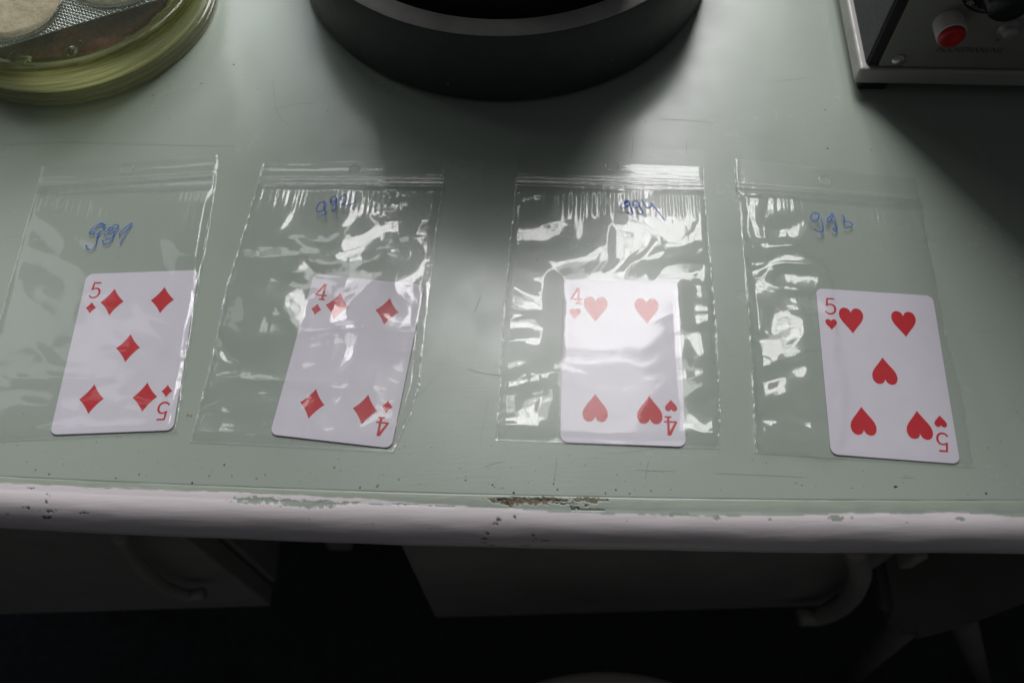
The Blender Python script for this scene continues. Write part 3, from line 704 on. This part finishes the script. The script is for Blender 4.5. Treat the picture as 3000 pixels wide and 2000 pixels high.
mr_ = t_.node('ShaderNodeMapRange'); mr_.inputs[1].default_value = 0.35; mr_.inputs[2].default_value = 0.65; mr_.inputs[3].default_value = 0.15; mr_.inputs[4].default_value = 0.95
t_.link(ns_.outputs[0], mr_.inputs[0])
for n_ in [n for n in t_.n if n.type == 'MIX_SHADER' and abs(n.inputs[0].default_value-0.50) < 1e-4 and any(l.from_node.type == 'BSDF_TRANSLUCENT' for l in n.inputs[2].links)]:
    t_.link(mr_.outputs[0], n_.inputs[0])
M_GFOOT = jar_mat('clear_foot_glass', (0.97, 0.98, 0.95), 0.5, 0.5, (1.0, 1.0, 0.92))
JR = 0.0828
lathe('jar_foot', [(0.060, 0.0030), (0.072, 0.0008), (0.078, 0.0), (0.0825, 0.0006), (JR+0.0006, 0.0018), (JR+0.0006, 0.0030), (JR-0.0006, 0.0038), (JR-0.0016, 0.0040), (JR-0.0004, 0.0044), (JR+0.0002, 0.0054), (JR-0.0006, 0.0066), (JR-0.0034, 0.0074), (0.070, 0.0074), (0.060, 0.006)], M_GFOOT, jar, 144, closed=True)
lathe('jar_base', [(0.0, 0.0076), (JR-0.0038, 0.0078), (JR-0.0010, 0.0100), (JR+0.0006, 0.0140), (JR+0.0008, 0.021), (JR-0.0010, 0.0262), (JR-0.0065, 0.0268), (JR-0.0082, 0.0240), (JR-0.0125, 0.0170), (JR-0.022, 0.0132), (0.05, 0.0122), (0.0, 0.012)], M_GBASE, jar, 144)
lathe('jar_wall', [(JR-0.0012, 0.0272), (JR-0.0010, 0.05), (JR-0.0012, 0.104), (JR-0.0026, 0.106), (JR-0.0050, 0.106), (JR-0.0060, 0.104), (JR-0.0062, 0.05), (JR-0.0062, 0.0272)], M_GWALL, jar, 144)
lathe('shade_lid', [(0.0, 0.112), (JR-0.012, 0.110), (JR-0.004, 0.1065), (JR+0.003, 0.1065), (JR+0.004, 0.110), (JR-0.002, 0.117), (0.030, 0.135), (0.012, 0.138), (0.012, 0.146), (0.020, 0.152), (0.018, 0.160), (0.0, 0.162)], jar_mat('shade_lid_glass', (0.88, 0.89, 0.87), 0.0, 0.10, (0.8, 0.8, 0.78)), jar, 96)  # unseen cover added to deepen and widen the jar's shadow
# brown granules
M_GRAN = noisy('brown_granules', (0.34, 0.13, 0.07), (0.10, 0.035, 0.02), 800, 0.75, 0.1, 0.0008, 900)
na, nr = 160, 50
a = np.linspace(0, 2*math.pi, na, endpoint=False); r = np.linspace(0.0, 1, nr)
A2, R2 = np.meshgrid(a, r); Rm = R2*(0.0680+0.0016*fbm(np.cos(A2)*4+3, np.sin(A2)*4, 3))
gx, gy = Rm*np.cos(A2), Rm*np.sin(A2)
gz = 0.0235+0.0014*fbm(gx*120, gy*120, 2)+0.0016*np.abs(fbm(gx*420, gy*420, 3)) - 0.0035*sst(0.93, 1.0, R2)
gran = grid('granules', np.dstack([gx, gy, gz]), M_GRAN, jar, wrap=True); gran['kind'] = 'stuff'
# woven wire tray, cut straight on the near side
M_WIRE = mat('tinned_wire', (0.46, 0.47, 0.50), 0.32, 0.9)
mz, pitch, wr = 0.0345, 0.00155, 0.00042
ang = math.radians(23); ca, sa = math.cos(ang), math.sin(ang)
bm = bmesh.new()
cut = -0.0615
def inside(p, q): return p*p+q*q < 0.0765**2 and q > cut
def wire(fixed, along_first):
    pts = []
    for s in np.arange(-0.077, 0.0771, pitch/2):
        p, q = (s, fixed) if along_first else (fixed, s)
        if inside(p, q):
            ph = math.cos(math.pi*(s/pitch)+math.pi*round(fixed/pitch)+(0 if along_first else math.pi))
            pts.append((p*ca-q*sa, p*sa+q*ca, mz+wr*0.8*ph))
    if len(pts) > 3: tube(bm, pts, wr, 5)
for k in range(-49, 50):
    wire(k*pitch, True); wire(k*pitch, False)
o = bmo('wire_tray', bm, M_WIRE, jar, True); o['kind'] = 'stuff'
# yellow-green lumps by the near wall, standing in for refractions of the glass bottom
bm = bmesh.new()
for px, py, rr in [(60, 175, 0.0055), (205, 150, 0.004), (235, 130, 0.0035)]:
    q = at(px, py, 0.024); q = q-np.array([jx, jy, 0])
    l = math.hypot(q[0], q[1]); f = min(1, 0.0705/l)
    m_ = Matrix.Translation((q[0]*f, q[1]*f, 0.0245)) @ Matrix.Diagonal((1.2, 0.9, 0.8, 1))
    bmesh.ops.create_icosphere(bm, subdivisions=2, radius=rr, matrix=m_)
bmo('glassy_lumps', bm, glass('yellow_green_lump', (0.75, 0.85, 0.45), 0.05), jar, True)
M_CLEAR = jar_mat('clear_dish_glass', (0.97, 0.98, 0.95), 0.0, 0.10, (0.85, 0.85, 0.8))
def small_dish(x, y, rr, label):
    d = empty('glass_dish', (x, y, mz+0.0013)); tag(d, label, 'glass dish', 'dishes in the jar')
    lathe('dish_glass', [(0, 0), (rr-0.002, 0), (rr, 0.0015), (rr+0.0003, 0.0046), (rr-0.0001, 0.0050), (rr-0.0008, 0.0046), (rr-0.0014, 0.0026), (rr-0.003, 0.0016), (0, 0.0014)], M_CLEAR, d, 72)
    na = 72; a = np.linspace(0, 2*math.pi, na, endpoint=False); r = np.linspace(0, 1, 24); A2, R2 = np.meshgrid(a, r)
    x2, y2 = R2*(rr-0.0025)*np.cos(A2), R2*(rr-0.0025)*np.sin(A2)
    z2 = 0.0040+0.0007*fbm(x2*150+x*900, y2*150, 4)-0.0020*sst(0.93, 1, R2)
    g_ = grid('pale_powder', np.dstack([x2, y2, z2]), M_POWDER, d, wrap=True); g_['kind'] = 'stuff'
M_POWDER = noisy('pale_beige_powder', (0.62, 0.54, 0.44), (0.48, 0.38, 0.28), 150, 0.9, 0.05, 0.0006, 500)
small_dish(-0.2712, 0.4004, 0.0274, 'glass dish of pale beige powder at the left in the jar')
small_dish(-0.2181, 0.4294, 0.0322, 'glass dish just showing its rim at the top in the jar')

# ------------------------------------------------------------------ high-voltage supply box
dev = empty('voltage_supply', (0.2, 0.3565, 0), math.radians(-4.0)); tag(dev, 'grey instrument box with red button and HOCHSPANNUNG lettering', 'instrument')
M_DEV = noisy('dark_grey_hammered_case', (0.055, 0.058, 0.062), (0.04, 0.042, 0.046), 200, 0.6, 0.08, 0.0002, 1500, spec=0.25)
M_PANEL = noisy('grey_panel_lacquer', (0.24, 0.24, 0.215), (0.21, 0.21, 0.19), 60, 0.5, 0.05, 0.00005, 900)
M_ALU = noisy('satin_aluminium_frame', (0.40, 0.39, 0.37), (0.35, 0.34, 0.325), 60, 0.5, 0.08, metal=0.15)
M_RUB = mat('black_rubber', (0.01, 0.01, 0.011), 0.7)
M_KNOB = mat('black_bakelite', (0.006, 0.006, 0.009), 0.25)
M_CHROME = mat('chromed_metal', (0.5, 0.49, 0.48), 0.25, 0.9)
M_DULL = mat('dull_nickel', (0.33, 0.31, 0.31), 0.45, 0.4)
M_BTN = mat('red_plastic', (0.42, 0.006, 0.006), 0.3)
M_COLLAR = mat('pale_button_collar', (0.62, 0.58, 0.56), 0.45)
M_PRINT = mat('black_print', (0.02, 0.02, 0.024), 0.6); M_DIALP = mat('ivory_print', (0.5, 0.47, 0.36), 0.6)
bm = bmesh.new(); add_box(bm, -0.0035, 0.25, -0.0040, 0.21, 0.0075, 0.0185, 0.0016, 3); bmo('base_frame', bm, M_ALU, dev)
bm = bmesh.new(); add_box(bm, 0.0, 0.246, 0.0005, 0.206, 0.0183, 0.330, 0.0008, 2); bmo('case', bm, M_DEV, dev)  # unseen upper part made tall to darken the right side by its shadow
bm = bmesh.new(); add_box(bm, 0.0008, 0.2452, -0.0012, 0.0006, 0.0187, 0.329, 0.0004, 1); bmo('black_surround', bm, M_RUB, dev)
bm = bmesh.new(); add_box(bm, 0.0062, 0.240, -0.0026, -0.0010, 0.0195, 0.325, 0.0004, 2); bmo('front_panel', bm, M_PANEL, dev)
for fx in (0.004, 0.225):
    for fy in (0.002, 0.19):
        bm = bmesh.new(); add_box(bm, fx-0.003, fx+0.013, fy-0.003, fy+0.013, 0.0, 0.0077, 0.0012, 2); bmo('foot', bm, M_RUB, dev)
def on_panel(name, prof, m, x, z, n=48): return lathe(name, prof, m, dev, n, (x, -0.0026, z), True, '-Y')
on_panel('screw', [(0, 0.0026), (0.0016, 0.0025), (0.0030, 0.0019), (0.0038, 0.0008), (0.0040, -0.0002)], M_CHROME, 0.0150, 0.0245)
on_panel('button_collar', [(0.0074, -0.0002), (0.0074, 0.0096), (0.0069, 0.0104), (0.0062, 0.0100), (0.0060, 0.006)], M_COLLAR, 0.0305, 0.0510)
on_panel('red_button', [(0, 0.0118), (0.0035, 0.0122), (0.0056, 0.0124), (0.0066, 0.0112), (0.0067, 0.0095), (0.0062, 0.006)], M_BTN, 0.0305, 0.0510)
on_panel('socket_nut', [(0.0058, -0.0002), (0.0058, 0.0016), (0.0044, 0.0022), (0.0042, 0.0042), (0.0036, 0.0050), (0.0018, 0.0056), (0, 0.0057)], M_DULL, 0.0630, 0.0475)
kc = (0.0468, 0.0760)
on_panel('dial', [(0.0188, -0.0002), (0.0188, 0.0010), (0.0180, 0.0016), (0.0, 0.0016)], M_KNOB, kc[0], kc[1], 72)
on_panel('knob', [(0.0138, 0.0018), (0.0138, 0.004), (0.0112, 0.006), (0.0104, 0.016), (0.0095, 0.0172), (0, 0.0174)], M_KNOB, kc[0], kc[1], 60)
sv2, sf2 = [], []
for i in range(60):
    a = math.radians(180+i*3.0+2); long_ = i % 5 == 0; b0 = len(sv2)
    for rr, w_ in ((0.0148 if long_ else 0.0158, -1), (0.0172, -1), (0.0172, 1), (0.0148 if long_ else 0.0158, 1)):
        sv2.append((kc[0]+rr*math.cos(a)-w_*0.00010*math.sin(a), -0.0026-0.00166, kc[1]+rr*math.sin(a)+w_*0.00010*math.cos(a)))
    sf2.append((b0, b0+1, b0+2, b0+3))
o = pyd('dial_ticks', sv2, sf2, M_DIALP, dev); o['kind'] = 'stuff'
def lettering(name, s, x, z, size, m, shear=0.0, rot=0.0, y=-0.00268):
    c = bpy.data.curves.new(name, 'FONT'); c.body = s; c.size = size; c.shear = shear; c.align_x = 'CENTER'; c.space_character = 1.05
    tmp = bpy.data.objects.new('tmp', c); COL.objects.link(tmp)
    bpy.context.view_layer.update()
    me = bpy.data.meshes.new_from_object(tmp.evaluated_get(bpy.context.evaluated_depsgraph_get())); bpy.data.objects.remove(tmp)
    o = link(name, me, m, dev); o.location = (x, y, z); o.rotation_euler = (math.radians(90), rot, 0); return o
lettering('lettering', 'HOCHSPANNUNG', 0.0497, 0.0308, 0.0040, M_PRINT, 0.2).scale = (1, 1.25, 1)
lettering('plus_sign', '+', 0.0610, 0.0378, 0.0046, M_PRINT, 0.1)
lettering('dial_number', '20', kc[0]-0.0118, kc[1]-0.0128, 0.0036, M_DIALP, 0.1, math.radians(35), -0.0026-0.00168)

# ------------------------------------------------------------------ white furniture in the dark below the table
def box_part(name, par, b, m=M_WHITEP, bev=0.002):
    bm = bmesh.new(); add_box(bm, *b, bev, 2); o = bmo(name, bm, m, par)
    o.matrix_parent_inverse = par.matrix_world.inverted() if False else Matrix.Translation(-par.location); return o
def pull(par, pts, r):
    bm = bmesh.new(); tube(bm, catmull(pts, 5), r, 10); o = bmo('handle', bm, M_WHITEP, par, True)
    o.matrix_parent_inverse = Matrix.Translation(-par.location)
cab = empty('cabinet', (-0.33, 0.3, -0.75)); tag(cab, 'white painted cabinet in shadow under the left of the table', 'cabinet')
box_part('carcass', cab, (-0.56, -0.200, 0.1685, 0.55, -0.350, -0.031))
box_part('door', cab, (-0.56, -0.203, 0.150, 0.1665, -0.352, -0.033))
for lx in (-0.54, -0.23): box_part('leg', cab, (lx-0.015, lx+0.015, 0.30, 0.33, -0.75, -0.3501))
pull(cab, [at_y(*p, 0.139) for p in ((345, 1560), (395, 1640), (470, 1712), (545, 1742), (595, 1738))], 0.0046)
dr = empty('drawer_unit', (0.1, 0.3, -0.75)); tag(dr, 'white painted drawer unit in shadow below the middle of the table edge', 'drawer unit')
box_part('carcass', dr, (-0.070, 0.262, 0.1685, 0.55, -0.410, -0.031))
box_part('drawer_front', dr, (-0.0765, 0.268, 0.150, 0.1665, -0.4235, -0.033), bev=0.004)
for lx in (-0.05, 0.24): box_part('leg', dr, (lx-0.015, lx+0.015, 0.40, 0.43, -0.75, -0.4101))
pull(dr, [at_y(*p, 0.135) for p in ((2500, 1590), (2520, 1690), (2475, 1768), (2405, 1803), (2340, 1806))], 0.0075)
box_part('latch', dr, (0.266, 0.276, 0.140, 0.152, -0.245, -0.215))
stool = empty('round_stool', (0.055, -0.0825, -0.75)); tag(stool, 'white round stool whose rim just shows at the bottom edge', 'stool')
lathe('seat', [(0, 0.435), (0.160, 0.435), (0.166, 0.440), (0.168, 0.450), (0.164, 0.459), (0.150, 0.4625), (0, 0.4625)], M_STOOL, stool, 96)
for k in range(4):
    a = math.radians(45+90*k); bm = bmesh.new()
    tube(bm, [(0.11*math.cos(a), 0.11*math.sin(a), 0.436), (0.15*math.cos(a), 0.15*math.sin(a), 0.0)], [0.014, 0.011], 10); bmo('leg', bm, M_WHITEP, stool, True)
chair = empty('white_chair', (0.36, 0.25, -0.75)); tag(chair, 'white painted chair with splayed legs in shadow at the right under the table', 'chair')
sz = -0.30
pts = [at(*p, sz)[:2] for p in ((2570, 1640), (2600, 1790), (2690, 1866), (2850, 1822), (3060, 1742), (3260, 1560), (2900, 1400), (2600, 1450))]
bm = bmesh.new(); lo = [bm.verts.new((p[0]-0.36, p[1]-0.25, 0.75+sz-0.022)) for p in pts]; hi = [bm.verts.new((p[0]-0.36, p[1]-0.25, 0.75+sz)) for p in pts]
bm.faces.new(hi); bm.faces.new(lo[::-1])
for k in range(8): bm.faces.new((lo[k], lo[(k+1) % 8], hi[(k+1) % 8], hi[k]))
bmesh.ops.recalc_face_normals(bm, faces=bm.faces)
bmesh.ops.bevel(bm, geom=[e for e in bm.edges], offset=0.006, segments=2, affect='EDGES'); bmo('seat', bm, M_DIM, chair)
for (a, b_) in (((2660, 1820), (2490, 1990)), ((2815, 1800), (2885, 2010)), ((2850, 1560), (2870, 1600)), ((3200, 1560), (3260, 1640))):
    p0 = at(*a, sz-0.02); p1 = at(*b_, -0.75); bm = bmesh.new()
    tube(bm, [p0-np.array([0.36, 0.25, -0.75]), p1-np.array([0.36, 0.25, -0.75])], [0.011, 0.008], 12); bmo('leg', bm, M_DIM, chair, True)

# pieces that belong to a part rather than straight to the thing
def sub(child, part):
    child.parent = part; child.matrix_parent_inverse = part.matrix_basis.inverted()
named = {}
for o in dev.children: named.setdefault(o.name.split('.')[0], o)
sub(named['red_button'], named['button_collar']); sub(named['dial_ticks'], named['dial']); sub(named['dial_number'], named['dial'])
for th, pt in ((cab, 'door'), (dr, 'drawer_front')):
    ch = {o.name.split('.')[0]: o for o in th.children}
    ch['handle'].parent = ch[pt]; ch['handle'].matrix_parent_inverse = Matrix.Identity(4)
